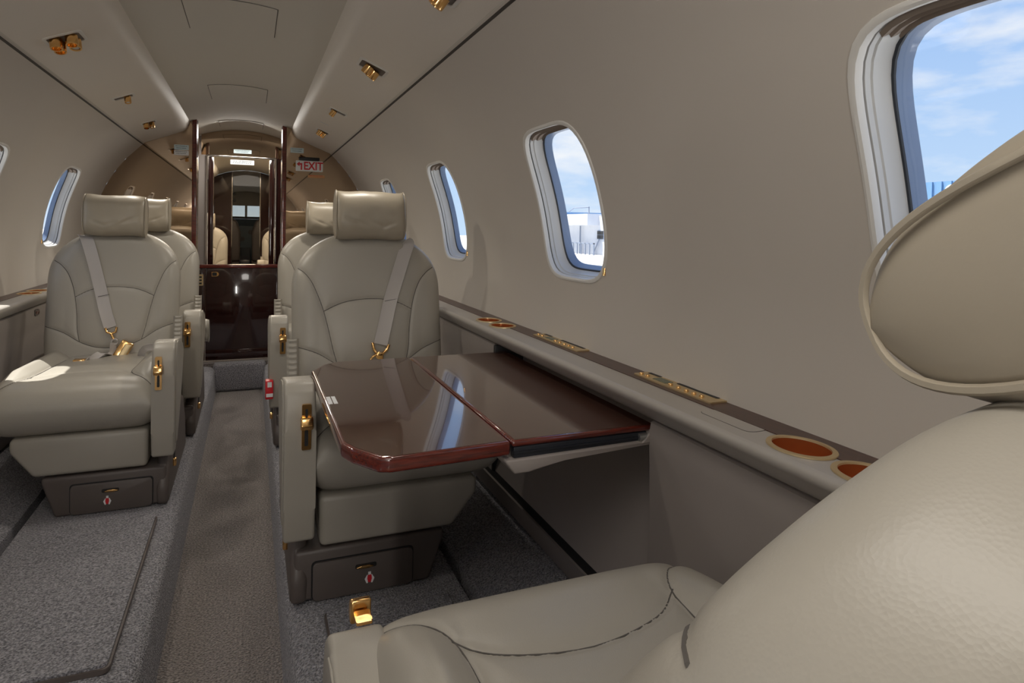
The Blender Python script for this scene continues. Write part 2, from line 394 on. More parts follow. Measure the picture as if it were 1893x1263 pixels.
# reading lights / air outlets on the service panels
def frame_on_psu(s, off, y):
    # point on main face between (.304,.513) and (.497,.4345)
    x0, z0, x1, z1 = .304, .513, .497, .4345; k = (off-x0)/(x1-x0)
    p = Vector((CX+s*off, y, z0+(z1-z0)*k)); tx = Vector((s*(x1-x0), 0, z1-z0)).normalized()
    nn = Vector((-s*abs(tx.z), 0, -abs(tx.x))).normalized(); ty = nn.cross(tx)
    return Matrix(((tx.x, ty.x, nn.x, p.x), (tx.y, ty.y, nn.y, p.y), (tx.z, ty.z, nn.z, p.z), (0, 0, 0, 1)))
def light_cluster(s, off, y, kind, label):
    t = thing('reading_light', label, 'light'); mt = frame_on_psu(s, off, y); t.matrix_world = mt
    hx, hy = (.040, .040) if kind in ('four', 'lens') else (.030, .030)
    if kind == 'one': hx, hy = .034, .022
    # bezel: frame with opening
    bm = bmesh.new(); o_ = rrect(-hx-.006, hx+.006, -hy-.006, hy+.006, .012); i_ = rrect(-hx+.002, hx-.002, -hy+.002, hy-.002, .008); n = len(o_)
    rings = [[bm.verts.new((*p, z)) for p in q] for q, z in ((o_, 0), (o_, .002), (i_, .004), (i_, .0005))]
    for a, b in zip(rings, rings[1:]):
        for k in range(n): bm.faces.new((a[k], a[(k+1) % n], b[(k+1) % n], b[k]))
    objbm('bezel', bm, 'trimwhite', t)
    objbm('cavity', prism(rrect(-hx+.001, hx-.001, -hy+.001, hy-.001, .008), .0003, .001, 'z'), 'plastic', t)
    spots = {'four': [(-.018, .018), (.018, .018), (-.018, -.018), (.018, -.018)], 'lens': [(-.008, .012), (.012, -.010)], 'two': [(-.011, .010), (.011, -.010)], 'one': [(-.014, 0)]}[kind]
    for k, (a, b) in enumerate(spots):
        r = .017 if kind == 'lens' and k == 1 else (.0145 if kind in ('four', 'lens') else .0115)
        m = Matrix.Translation((a, b, 0)) @ Matrix.Rotation(rad(18), 4, 'X') @ Matrix.Rotation(rad(-12*s), 4, 'Y')
        e = objbm('nozzle', lathe([(r*.7, .0), (r, .004), (r, .026), (r*.94, .030), (r*.72, .030), (r*.66, .022)], 28, m), 'gold', t)
        if kind == 'lens' or k == 0: objbm('lens', lathe([(r*.66, .0265), (r*.3, .0275), (.0004, .0278)], 20, m), 'inner', e)
def lamp(s, off, y, e):
    l = bpy.data.lights.new('reading_lamp', 'SPOT'); l.energy = e; l.spot_size = rad(140); l.spot_blend = 1; l.shadow_soft_size = .02; l.color = (1, .93, .82)
    o = bpy.data.objects.new('reading_lamp', l); C.objects.link(o); p = frame_on_psu(s, off, y) @ Vector((0, 0, .042)); o.location = p; o.rotation_euler = (0, rad(26*s), 0)
for s in (-1, 1):
    for y, e in ((1.22, 2.2), (1.97, 5.0), (2.78, 6.0), (3.4, 6.0)): lamp(s, .40, y, e)
light_cluster(-1, .40, 1.985, 'four', 'large gold four-nozzle light cluster on the left overhead panel, nearest')
light_cluster(-1, .40, 2.80, 'one', 'small single gold reading light in the middle of the left overhead panel')
light_cluster(-1, .40, 3.45, 'two', 'gold two-nozzle light farthest along the left overhead panel')
light_cluster(1, .385, 1.95, 'lens', 'large gold light with a round lens on the right overhead panel')
light_cluster(1, .385, 2.76, 'one', 'small single gold reading light in the middle of the right overhead panel')
light_cluster(1, .385, 3.37, 'two', 'gold two-nozzle light farthest along the right overhead panel')
light_cluster(1, .395, 1.245, 'lens', 'gold light cut by the top edge of the picture on the right overhead panel')
light_cluster(-1, .40, 1.2, 'four', 'gold light cluster of the left overhead panel, behind the camera view')
t = thing('slot_plate', 'tiny blank grey slot plate near the far end of the right overhead panel', 'plate'); t.matrix_world = frame_on_psu(1, .37, 3.15)
objbm('plate', prism(rrect(-.022, .022, -.008, .008, .006), 0, .0012, 'z'), 'inner', t)

# ---------------------------------------------------------------- ledges with cup holders
CUPS = {1: [(.625, .581), (.625, .484), (.630, 1.594), (.630, 1.700)], -1: [(.625, 2.74), (.625, 2.845), (.625, 1.0), (.625, 1.105)]}
ZL = -.260
def ledge(s):
    f = (lambda x: x) if s > 0 else (lambda x: 2*CX-x)
    side = 'right' if s > 0 else 'left'
    t = thing('window_ledge', 'long beige %s ledge with dark veneer strip below the windows' % side, 'ledge')
    bm = bmesh.new(); rc = .0366; x0, x1 = .584, .695; cur = YS; half = .0478
    def quad(ya, yb): bm.faces.new([bm.verts.new((f(x), y, ZL)) for x, y in ((x0, ya), (x1, ya), (x1, yb), (x0, yb))])
    for cx, cyy in sorted(CUPS[s], key=lambda c: c[1]):
        quad(cur, cyy-half); cur = cyy+half; n = 48; A_, B2 = [], []
        for i in range(n):
            a = 2*PI*(i+.5)/n; c_, s_ = math.cos(a), math.sin(a)
            k = min([q for q in ((x1-cx)/c_ if c_ > 0 else 9, (x0-cx)/c_ if c_ < 0 else 9, half/abs(s_))])
            A_.append([cx+.86*rc*c_, cyy+1.07*rc*s_]); B2.append([cx+k*c_, cyy+k*s_])
        for px_ in (x0, x1):
            for py_ in (cyy-half, cyy+half):
                j = min(range(n), key=lambda q: (B2[q][0]-px_)**2+(B2[q][1]-py_)**2); B2[j] = [px_, py_]
        A_ = [bm.verts.new((f(x), y, ZL)) for x, y in A_]; B2 = [bm.verts.new((f(x), y, ZL)) for x, y in B2]
        for i in range(n): bm.faces.new((A_[i], A_[(i+1) % n], B2[(i+1) % n], B2[i]))
    quad(cur, YM-.002)
    for fc in bm.faces:
        fc.normal_update()
        if fc.normal.z < 0: fc.normal_flip()
    objbm('top', bm, 'ledge', t)
    pr = [(.584, ZL), (.579, ZL-.0015), (.576, ZL-.005), (.576, ZL-.011), (.580, ZL-.017), (.600, ZL-.037), (.609, ZL-.0445), (.64, ZL-.0445)]
    vs = [(f(x), y, z) for y in (YS, YM-.002) for x, z in pr]; n = len(pr)
    obj('front_edge', vs, [(i, i+1, n+i+1, n+i) for i in range(n-1)], 'ledge', t, ang=50)
    # veneer strip, cut out around the cups
    bm = bmesh.new(); X0 = .634
    pts = [(X0, YS)]
    ys = sorted(CUPS[s], key=lambda c: c[1])
    for cx, cyy in ys:
        rr = .0405; a0 = math.acos((X0-cx)/rr/.86)
        for i in range(13): a = -a0+2*a0*i/12; pts.append((cx+.86*rr*math.cos(a), cyy+1.07*rr*math.sin(a)))
    pts += [(X0, YM-.003), (.697, YM-.003), (.697, YS)]
    b = prism([(f(x), y) for x, y in pts], ZL+.0002, ZL+.0012, 'z'); objbm('veneer_strip', b, 'veneer', t, smooth=False)
    objbm('gold_line', box(*sorted((f(.6965), f(.6985))), YS, YM-.003, ZL, ZL+.003), 'gold', t)
    # ribbed vent strip
    bm = bmesh.new(); st = .0045; k = int((YM-YS)/st)
    vs = []; fs = []
    for i in range(2*k+1):
        y = YS+i*st/2; z = ZL+.0045-(.002 if i % 2 else 0)
        vs += [(f(.6985), y, z-.003), (f(.7125), y, z+.006)]
    for i in range(2*k): fs.append((2*i, 2*i+1, 2*i+3, 2*i+2))
    g = obj('vent_strip', vs, fs, 'brass', t, smooth=False); g['kind'] = 'stuff'
    return t
ledge(1); ledge(-1)
def cup(x, y, label, grp=None):
    t = thing('cup_holder', label, 'cup holder', (x, y, ZL), grp); t.scale = (.86, 1.07, 1)
    objbm('rim', lathe([(.0345, .0005), (.0350, .0026), (.0385, .0030), (.0415, .0022), (.0420, .0003)][::1], 48), 'brass', t)
    objbm('liner', lathe([(.0348, .0008), (.0340, -.010), (.0335, -.026), (.030, -.030), (.0005, -.031)], 40), 'copper', t)
    return t
f_ = lambda x: 2*CX-x
cl = ['copper-lined cup holder in the right ledge, largest and whole', 'copper-lined cup holder in the right ledge, half hidden by the near seat', 'nearer of the two small cup holders far along the right ledge', 'farther of the two small cup holders far along the right ledge']
for (x, y), l in zip(CUPS[1], cl): cup(x, y, l)
cl = ['cup holder in the left ledge beside the left seat back', 'cup holder in the left ledge hidden behind the left seat back', 'cup holder in the left ledge outside the picture, nearer', 'cup holder in the left ledge outside the picture, farther']
for (x, y), l in zip(CUPS[-1][:2], cl): cup(f_(x), y, l)
def control_panel(s, y0, y1, label, near=True):
    f = (lambda x: x) if s > 0 else (lambda x: 2*CX-x)
    x0, x1 = .6465, .686
    t = thing('control_panel', label, 'control panel', (f((x0+x1)/2), y0, ZL+.0012))
    cxx = (x0+x1)/2
    P = lambda x, z=0: (x-cxx)*s
    def rr(a, b, c, d, r, h0, h1, m, name, par=t):
        xs = sorted((P(a), P(b))); return objbm(name, prism(rrect(xs[0], xs[1], c, d, r, 4), h0, h1, 'z'), m, par)
    L_ = y1-y0
    rr(x0, x1, 0, L_, .005, 0, .0022, 'brass', 'face_plate')
    rr(.672, .680, L_*.79, L_*.96, .003, .0022, .0026, 'black', 'slot')
    rr(.672, .680, L_*.07, L_*.56, .003, .0022, .0026, 'black', 'slot')
    rr(.654, .672, L_*.59, L_*.77, .002, .0022, .0028, 'lcd', 'display')
    for q in (.94, .85, .53, .43, .33, .24, .15):
        b = lathe([(.0042, 0), (.0040, .002), (.0030, .0032), (.0003, .0034)], 14, Matrix.Translation((P(.6565), L_*q, .0022))); objbm('button', b, 'gold', t)
    return t
control_panel(1, .775, .985, 'gold control panel with green display, nearest on the right ledge')
control_panel(1, 1.205, 1.432, 'gold control panel farther along the right ledge, behind the table')
control_panel(-1, 2.02, 2.42, 'gold control panel on the left ledge at the picture edge')
t = thing('jack_cover', 'flush oval cover in the right ledge between control panel and cup holders', 'cover', (.622, .70, ZL))
objbm('gap', prism(rrect(-.0165, .0185, -.052, .052, .012), 0, .0003, 'z'), 'seam', t)
objbm('cover', prism(rrect(-.0158, .0178, -.0512, .0512, .0115), 0, .0007, 'z'), 'ledge', t)

# ---------------------------------------------------------------- side panels, floor
def sheet(name, prof, y0, y1, m, parent=None, close=True, thick=.012, s=1):
    """prof x,z list; gives thickness outward (+x*s)"""
    f = (lambda x: x) if s > 0 else (lambda x: 2*CX-x)
    poly = [(f(x), z) for x, z in prof]+[(f(x+thick), z) for x, z in prof[::-1]]
    return objbm(name, prism(poly, y0, y1), m, parent, ang=35)
PR = [(.660, -.306), (.630, -.309), (.618, -.316), (.6155, -.330), (.616, -.36), (.620, -.48), (.616, -.58), (.608, -.650)]
LO = [(.606, -.668), (.616, -.70), (.628, -.733)]
for s in (1, -1):
    side = 'right' if s > 0 else 'left'
    f = (lambda x: x) if s > 0 else (lambda x: 2*CX-x)
    spans = ((YS, .885, 'aft of the table recess'), (1.60, YM-.004, 'forward of the folding table')) if s > 0 else ((YS, 1.3, 'next to the camera'), (1.305, YM-.004, 'beside the seats'))
    for y0, y1, d in spans:
        o = sheet('side_panel', PR, y0, y1, 'panel', s=s); tag(o, 'taupe %s lower wall panel, %s' % (side, d), 'wall panel')
    o = sheet('kick_panel', LO, YS, YM-.004, 'panel', s=s); tag(o, 'narrow taupe %s kick panel under the black strip by the carpet' % side, 'wall panel')
    o = sheet('black_strip', [(.612, -.646), (.612, -.672)], YS, YM-.004, 'black', s=s, thick=.02); tag(o, 'black strip along the bottom of the %s wall panels' % side, 'strip')
t = thing('wall_catch', 'small oval red-brown catch set in the left lower wall panel beside the seat back', 'catch', (-.7160, 2.79, -.333))
objbm('surround', prism(rrect(-.026, .026, -.0115, .0115, .010), -.001, .003, 'x', .001), 'plastic', t)
objbm('catch', prism(rrect(-.018, .018, -.006, .006, .005), .0025, .0045, 'x', .001), 'woodedge', t)
t = thing('table_recess', 'taupe recess in the right wall where the folding table stows', 'recess')
sheet('back_panel', [(.694, -.30), (.692, -.33), (.672, -.45), (.640, -.56), (.612, -.648)], .885, 1.60, 'panel', t, thick=.01)
objbm('end_frame', box(.607, .70, 1.585, 1.60, -.65, -.31, .003), 'black', t)
objbm('crease', prism([(.6715, -.452), (.6705, -.4555), (.6735, -.4555)], .89, 1.58), 'ledge', t)
# carpets
def fl(name, pts, y0, y1, m, s=1, ang=30):
    f = (lambda x: x) if s > 0 else (lambda x: 2*CX-x)
    n = len(pts); ys = np.linspace(y0, y1, 12)
    vs = [(f(x), y, z) for y in ys for x, z in pts]
    fs = [(j*n+i, j*n+i+1, (j+1)*n+i+1, (j+1)*n+i) for j in range(11) for i in range(n-1)]
    o = obj(name, vs, fs, m, ang=ang); return o
struct(objbm('floor', box(-.19, .09, YS, 3.955, -.97, -.95), 'aisle'))
KERB = [(.445, -.835), (.445, -.803), (.43, -.800), (.155, -.800), (.125, -.802), (.100, -.806), (.086, -.815), (.079, -.828), (.072, -.95), (.070, -.96)]
SLOPE = [(.645, -.735), (.60, -.745), (.475, -.796), (.466, -.802), (.464, -.835), (.44, -.836)]
for s in (1, -1):
    side = 'right' if s > 0 else 'left'
    tag(fl('raised_carpet', KERB, YS, 3.95, 'carpet', s), 'grey carpeted raised floor and kerb on the %s side of the aisle' % side, 'carpet')
    tag(fl('sloping_carpet', SLOPE, YS, 3.95, 'carpet', s), 'grey carpet strip sloping up to the %s wall panel' % side, 'carpet')
def hatch(x0, x1, y0, y1, label, bumpy=0):
    t = thing('carpet_hatch', label, 'floor hatch', ((x0+x1)/2, (y0+y1)/2, -.80))
    hx, hy = (x1-x0)/2, (y1-y0)/2
    objbm('edge_binding', prism(rrect(-hx-.004, hx+.004, -hy-.004, hy+.004, .012), .0005, .010, 'z', .003), 'plastic', t)
    objbm('carpet_top', prism(rrect(-hx, hx, -hy, hy, .012), .006, .016, 'z', .004), 'carpet', t)
hatch(-.490, -.228, 1.30, 1.935, 'grey carpeted floor hatch in front of the left seat')
hatch(.150, .400, .80, 1.33, 'grey carpeted floor hatch between the two facing right seats')
o = objbm('carpet_step', box(-.19, .09, 3.93, 4.02, -.95, -.79, .02, 4), 'carpet'); tag(o, 'grey carpeted step at the far end of the aisle below the dark panel', 'step')

# ---------------------------------------------------------------- mirror bulkhead at YM
def bulk(s):
    f = (lambda x: x) if s > 0 else (lambda x: 2*CX-x)
    side = 'right' if s > 0 else 'left'
    t = thing('mirror_bulkhead', 'bronze mirror bulkhead with mahogany edge post on the %s of the aisle' % side, 'bulkhead')
    xb = .19 if s > 0 else .205
    arc = [onc(rad(a), CR-.0005) for a in np.linspace(-20, 90-math.degrees(math.asin((xb+.052)/CR)), 40)]
    poly = [(f(x), z) for x, z in arc]+[(f(xb), arc[-1][1]), (f(xb), -.80), (f(.62), -.80)]
    objbm('mirror_panel', prism(poly, YM, YM+.02), 'mirror', t, smooth=False)
    objbm('edge_post', prism([(f(xb-.022), -.79), (f(xb+.002), -.79), (f(xb+.002), .578), (f(xb-.022), .585)], YM-.006, YM+.035, bev=.003), 'woodedge', t)
    objbm('inner_post', prism([(f(xb-.024), -.79), (f(xb-.004), -.79), (f(xb-.004), .58), (f(xb-.024), .587)], YM+.035, YM+.11, bev=.003), 'darkwood', t)
    return t
bulk(1); bulk(-1)
# half height mahogany panel across the aisle
t = thing('barrier_panel', 'dark glossy mahogany half-height panel across the end of the aisle', 'panel', (-.05, YM+.07, -.79))
objbm('door_leaf', box(-.185, .232, -.012, .012, .03, .535, .003), 'darkwood', t)
objbm('top_rail', box(-.235, .232, -.02, .018, .535, .556, .004), 'woodedge', t)
objbm('side_post', box(-.236, -.188, -.014, .012, .0, .535, .002), 'darkwood', t)
objbm('kick_rail', box(-.185, .232, -.016, .012, .0, .060, .003), 'darkwood', t)
b = prism(rrect(-.228, -.198, .435, .500, .004), -.018, -.013); p = objbm('switch_plate', b, 'brass', t)
for k in range(3): objbm('switch', box(-.220, -.206, -.0205, -.018, .444+.018*k, .453+.018*k, .001), 'black', p)
b = prism([(-.155, .487), (-.135, .487)]+[(-.130+.013*math.cos(a), .500+.013*math.sin(a)) for a in np.linspace(-PI/2, PI/2, 10)]+[(-.155, .513)], -.016, -.0125); p = objbm('latch', b, 'gold', t)
objbm('latch_recess', prism(rrect(-.152, -.128, .490, .510, .004), -.0168, -.016), 'black', p)

# signs
t = thing('exit_sign', 'white exit sign with red letters and arrow on the right mirror bulkhead', 'sign', (.321, YM-.006, .355))
objbm('plate', prism(rrect(-.077, .077, -.031, .031, .003), -.004, .004), 'white', t)
text('EXIT', .066, FACE(.022, -.0045, -.001, .82, 1), 'red', t)
ar = [(-.050, -.024), (-.041, -.024), (-.041, .016), (-.056, .016), (-.056, .025), (-.072, .010), (-.056, -.004), (-.056, .006), (-.050, .006)]
objbm('arrow', prism(ar, -.0052, -.004), 'red', t)
o = objbm('lamp_box', box(.262, .378, YM-.022, YM-.001, .389, .407, .003), 'black'); tag(o, 'small black lamp housing directly above the exit sign', 'lamp')
def sticker(x0, x1, z0, z1, y, lines, m, label, ink='ink', txt=None, size=.01):
    t = thing('placard', label, 'placard', ((x0+x1)/2, y, (z0+z1)/2)); hx, hz = (x1-x0)/2, (z1-z0)/2
    objbm('plate', prism(rrect(-hx, hx, -hz, hz, .003), -.0012, .0012), m, t)
    if txt: text(txt, size, FACE(0, -.0016, hz*.35 if lines else 0), ink, t)
    for k in range(lines):
        z = -hz*.30-(k*hz*.38) if txt else hz*.5-k*2*hz/(lines+.6)
        wv = hx*(.8-.12*(k % 2)); n_ = 9; b = bmesh.new()
        for q in range(n_):
            xa = -wv+2*wv*q/n_; box(xa, xa+2*wv/n_*random.uniform(.5, .85), -.0017, -.0012, z-.0016, z+.0016, bm=b)
        objbm('small_print', b, ink, t, smooth=False)['kind'] = 'stuff'
sticker(.213, .288, .430, .460, YM-.003, 2, 'label', 'pale placard above the exit sign on the right mirror bulkhead')
sticker(-.397, -.324, .408, .437, YM-.003, 2, 'label', 'upper pale placard on the left mirror bulkhead')
sticker(-.397, -.324, .379, .405, YM-.003, 2, 'white', 'lower white placard on the left mirror bulkhead')
sticker(.313, .410, .287, .304, YM-.003, 1, 'orange', 'narrow amber placard below the exit sign', 'red')
sticker(-.108, .001, .469, .494, YF-.004, 2, 'label', 'pale placard above the chrome door frame at the far bulkhead')
sticker(-.127, .018, .395, .426, YF-.006, 1, 'white', 'white water barrier placard just below the chrome door frame', 'ink', 'WATER BARRIER', .0155)

# ---------------------------------------------------------------- forward bulkhead and compartment
t = thing('forward_bulkhead', 'bronze mirrored forward bulkhead with an arched top around the far doorway', 'bulkhead')
a_ = [onc(rad(a), CR-.0005) for a in np.linspace(90-math.degrees(math.asin(.25/CR)), 90+math.degrees(math.asin(.25/CR)), 30)]
poly = a_+[(a_[-1][0], .449), (a_[0][0], .449)]
objbm('arched_mirror', prism(poly, YF, YF+.02), 'mirror', t, smooth=False)
objbm('left_panel', prism([(-.272, -.79), (-.272, .4485), (-.301, .4485), (-.301, .572), (-.40, .52), (-.6, .35), (-.72, .1), (-.75, -.3), (-.6, -.79)], YF, YF+.03), 'panel', t)
objbm('right_panel', prism([(.158, -.79), (.158, .4485), (.201, .4485), (.201, .572), (.30, .52), (.5, .35), (.62, .1), (.65, -.3), (.5, -.79)], YF, YF+.03), 'darkwood', t)
t = thing('chrome_door_frame', 'thin chrome door frame around the far doorway', 'door frame')
for nm, a, b in (('left_bar', (-.266, YF-.008, -.78), (-.266, YF-.008, .446)), ('right_bar', (.153, YF-.008, -.78), (.153, YF-.008, .446)), ('top_bar', (-.266, YF-.008, .446), (.153, YF-.008, .446))):
    tube([a, b], .0055, 'chrome', nm, t, n=12)
for nm, x in (('dark_jamb', -.243), ('dark_jamb', .130)):
    objbm(nm, box(x-.016, x+.016, YF+.0, YF+.05, -.78, .44, .004), 'darkwood', t)
struct(objbm('window_19', box(-.26, .148, YF+.012, YF+.016, -.78, .440), 'smoke'))
struct(objbm('floor_front', box(-.60, .50, YM+.02, 9.6, -.83, -.80), 'aisle'))
# mahogany partition before the cockpit
t = thing('cockpit_partition', 'dark mahogany partition framing the cockpit entrance', 'partition')
for nm, s, xi in (('partition_leaf', 1, .15), ('partition_leaf', -1, .15)):
    arc = [onc(rad(a), CR-.001) for a in np.linspace(-20, 90-math.degrees(math.asin(xi/CR)), 30)]
    poly = [(CX+s*(x-CX), z) for x, z in arc]+[(CX+s*xi, -.8), (CX+s*.6, -.8)]
    objbm(nm, prism(poly, 8.0, 8.04), 'darkwood', t)
    tube([(CX+s*xi, 7.995, -.8), (CX+s*xi, 7.995, .60)], .006, 'chrome', 'edge_bar', t)
# cockpit
vs = []; fs = []
t = thing('cockpit', 'small cockpit with two bright windscreens seen through the far doorway', 'cockpit')
ring = [onc(2*PI*i/40+PI/2) for i in range(40)]
b = bmesh.new()
A = [b.verts.new((x, 8.0, z)) for x, z in ring]; B_ = [b.verts.new((CX+(x-CX)*.8, 9.6, CZ+(z-CZ)*.75+.02)) for x, z in ring]
for i in range(40): b.faces.new((A[i], A[(i+1) % 40], B_[(i+1) % 40], B_[i]))
objbm('lining', b, 'ceil', t)
YW = 9.6
objbm('overhead_fairing', prism([(x*1, z) for x, z in [(-.68, .26), (.58, .26), (.50, .60), (-.60, .60)]], YW, YW+.02), 'ceil', t)
objbm('centre_post', box(-.075, -.045, YW, YW+.02, .10, .27), 'ceil', t)
objbm('side_pillar', box(.14, .62, YW, YW+.02, .10, .27), 'bluevinyl', t)
objbm('side_pillar', box(-.72, -.25, YW, YW+.02, .10, .27), 'bluevinyl', t)
objbm('nose_panel', box(-.72, .62, YW, YW+.02, -.9, .11), 'black', t)
objbm('windscreen_pane', box(-.25, -.075, YW+.008, YW+.012, .11, .26), 'glass', t)
objbm('windscreen_pane', box(-.045, .14, YW+.008, YW+.012, .11, .26), 'glass', t)
p = objbm('instrument_panel', prism([(9.1, -.78), (9.1, -.02), (9.17, .07), (9.4, .08), (9.5, -.78)], -.50, .40, 'x', .01), 'bluevinyl', t)
for k in range(8): objbm('gauge', cyl(.03, 0, .006, 16, mtx=Matrix.Translation((-.40+.10*k, 9.097, -.10-.09*(k % 2))) @ Matrix.Rotation(rad(90), 4, 'X')), 'black', p)
objbm('centre_pedestal', prism([(8.2, -.8), (8.2, -.42), (9.05, -.30), (9.05, -.8)], -.12, .0, 'x', .01), 'track', t)
for x in (-.30, .20):
    for z in (.33, .42): objbm('air_outlet', cyl(.022, 0, .02, 16, mtx=Matrix.Translation((x*.7, YW-.002, z)) @ Matrix.Rotation(rad(90), 4, 'X')), 'track', t)

for s_, lb in ((-1, 'blue-grey left pilot seat back in the cockpit'), (1, 'blue-grey right pilot seat back in the cockpit')):
    q = thing('pilot_seat', lb, 'seat', (CX+s_*.27, 8.45, -.80))
    objbm('backrest', prism([(-.20, .35), (-.21, .70), (-.17, .84), (-.08, .90), (.08, .90), (.17, .84), (.21, .70), (.20, .35)], 0, .12, 'y', .03, 3), 'plastic', q)
    objbm('seat_cushion', box(-.21, .21, .05, .5, .22, .38, .03), 'plastic', q)
    objbm('pedestal', box(-.12, .12, .1, .4, 0, .23, .01), 'black', q)

# ---------------------------------------------------------------- seats
def polydist(px, py, poly):
    d = np.full(px.shape, 9.)
    for (x0, y0), (x1, y1) in zip(poly, poly[1:]):
        vx, vy = x1-x0, y1-y0; l = vx*vx+vy*vy+1e-12
        t = np.clip(((px-x0)*vx+(py-y0)*vy)/l, 0, 1); d = np.minimum(d, np.hypot(px-x0-t*vx, py-y0-t*vy))
    return d
def sp2(pts, k=5): return [(p.x, p.y) for p in spline([(a, b, 0) for a, b in pts], k)]
Z0 = .80
def tz(l): return [(u, v+Z0) for u, v in l]
BK_SEAMS = [tz(q) for q in (
    [(-.224, -.112), (-.205, -.126), (-.188, -.138), (-.169, -.163), (-.151, -.204), (-.136, -.248), (-.122, -.306), (-.112, -.354), (-.100, -.398)],
    [(.224, -.112), (.200, -.124), (.175, -.138), (.151, -.165), (.133, -.206), (.122, -.250), (.113, -.306), (.109, -.354), (.100, -.398)],
    [(-.136, -.248), (-.095, -.229), (-.055, -.219), (0, -.215), (.050, -.219), (.085, -.229), (.122, -.248)],
    [(-.224, -.345), (-.190, -.352), (-.149, -.368), (-.100, -.398), (-.05, -.417), (0, -.422), (.05, -.417), (.100, -.398), (.149, -.368), (.190, -.352), (.224, -.345)])]
BK_SEAMS = [sp2(q, 4) for q in BK_SEAMS]
VB, VT, VS = .27, .785, .60
def WBK(v):
    w_ = np.full_like(v, .222); w_ = w_-.012*np.clip((.42-v)/.15, 0, 1)
    k = np.clip((v-VS)/(VT-VS), 0, 1); return w_*(1-k**2.5)**(1/2.1)
def bk_h(t, v):
    e = (1-np.abs(t)**5)**(1/2.2)
    a = np.clip((v-VB)/.04, 0, 1); a = np.sqrt(1-(1-a)**2)
    c = np.clip((VT-v)/.05, 0, 1); c = np.sqrt(1-(1-c)**2)
    return e*np.minimum(a, c)
def bk_pad(u, v, amp=1):
    d = np.full(u.shape, 9.)
    for q in BK_SEAMS: d = np.minimum(d, polydist(u, v, q))
    return amp*(.005*(1-np.exp(-d/.022))-.0025*np.exp(-(d/.0042)**2))
def bk_front(u, v, wfun=None):
    u = np.asarray(u, float); v = np.asarray(v, float); W = np.maximum(WBK(v), .001); t = np.clip(u/W, -1, 1)
    h = bk_h(t, v)
    side = .012*np.clip((np.abs(u)-.11)/.1, 0, 1)**2*np.clip((.70-v)/.1, 0, 1)   # wings come forward a little
    lumbar = .010*np.exp(-((v-.46)/.08)**2)*(1-np.clip(np.abs(u)/.15, 0, 1)**2)
    plane = .515+(v-.36)*.22
    return plane+.05-h*(.05+bk_pad(u, v)+side+lumbar)
def bk_rear(u, v):
    W = np.maximum(WBK(v), .001); t = np.clip(u/W, -1, 1); h = bk_h(t, v)
    return .515+(v-.36)*.22+.05+h*(.055+bk_pad(u, v))
def net(nu, nv, uf, vf, fronts, name, m, parent, swap):
    """two height nets over a (t,v) grid merged at the rim"""
    bm = bmesh.new(); ids = []
    tt = np.sin(np.linspace(-PI/2, PI/2, nu))*.35+np.linspace(-1, 1, nu)*.65; tt[0] = -1; tt[-1] = 1
    vv = vf(nv); T, V = np.meshgrid(tt, vv); Uu = T*uf(V)
    for fn in fronts:
        H = fn(Uu, V, T) if fn.__code__.co_argcount == 3 else fn(Uu, V)
        g = [[bm.verts.new(swap(Uu[i, j], V[i, j], H[i, j])) for j in range(nu)] for i in range(nv)]; ids.append(g)
        for i in range(nv-1):
            for j in range(nu-1):
                q = (g[i][j], g[i][j+1], g[i+1][j+1], g[i+1][j]); bm.faces.new(q if fn is fronts[0] else q[::-1])
    g0, g1 = ids
    per = [(0, j) for j in range(nu)]+[(i, nu-1) for i in range(1, nv)]+[(nv-1, j) for j in range(nu-2, -1, -1)]+[(i, 0) for i in range(nv-2, 0, -1)]
    for k in range(len(per)):
        (a, b), (c, d) = per[k], per[(k+1) % len(per)]
        try: bm.faces.new((g0[a][b], g1[a][b], g1[c][d], g0[c][d]))
        except ValueError: pass
    bmesh.ops.remove_doubles(bm, verts=bm.verts, dist=.0004)
    return objbm(name, bm, m, parent, ang=80)
def vsamp(a, b, ea=.06, eb=.06):
    def f(n):
        x = np.linspace(0, 1, n); y = x*.7+.3*(.5-.5*np.cos(PI*x)); return a+(b-a)*y
    return f

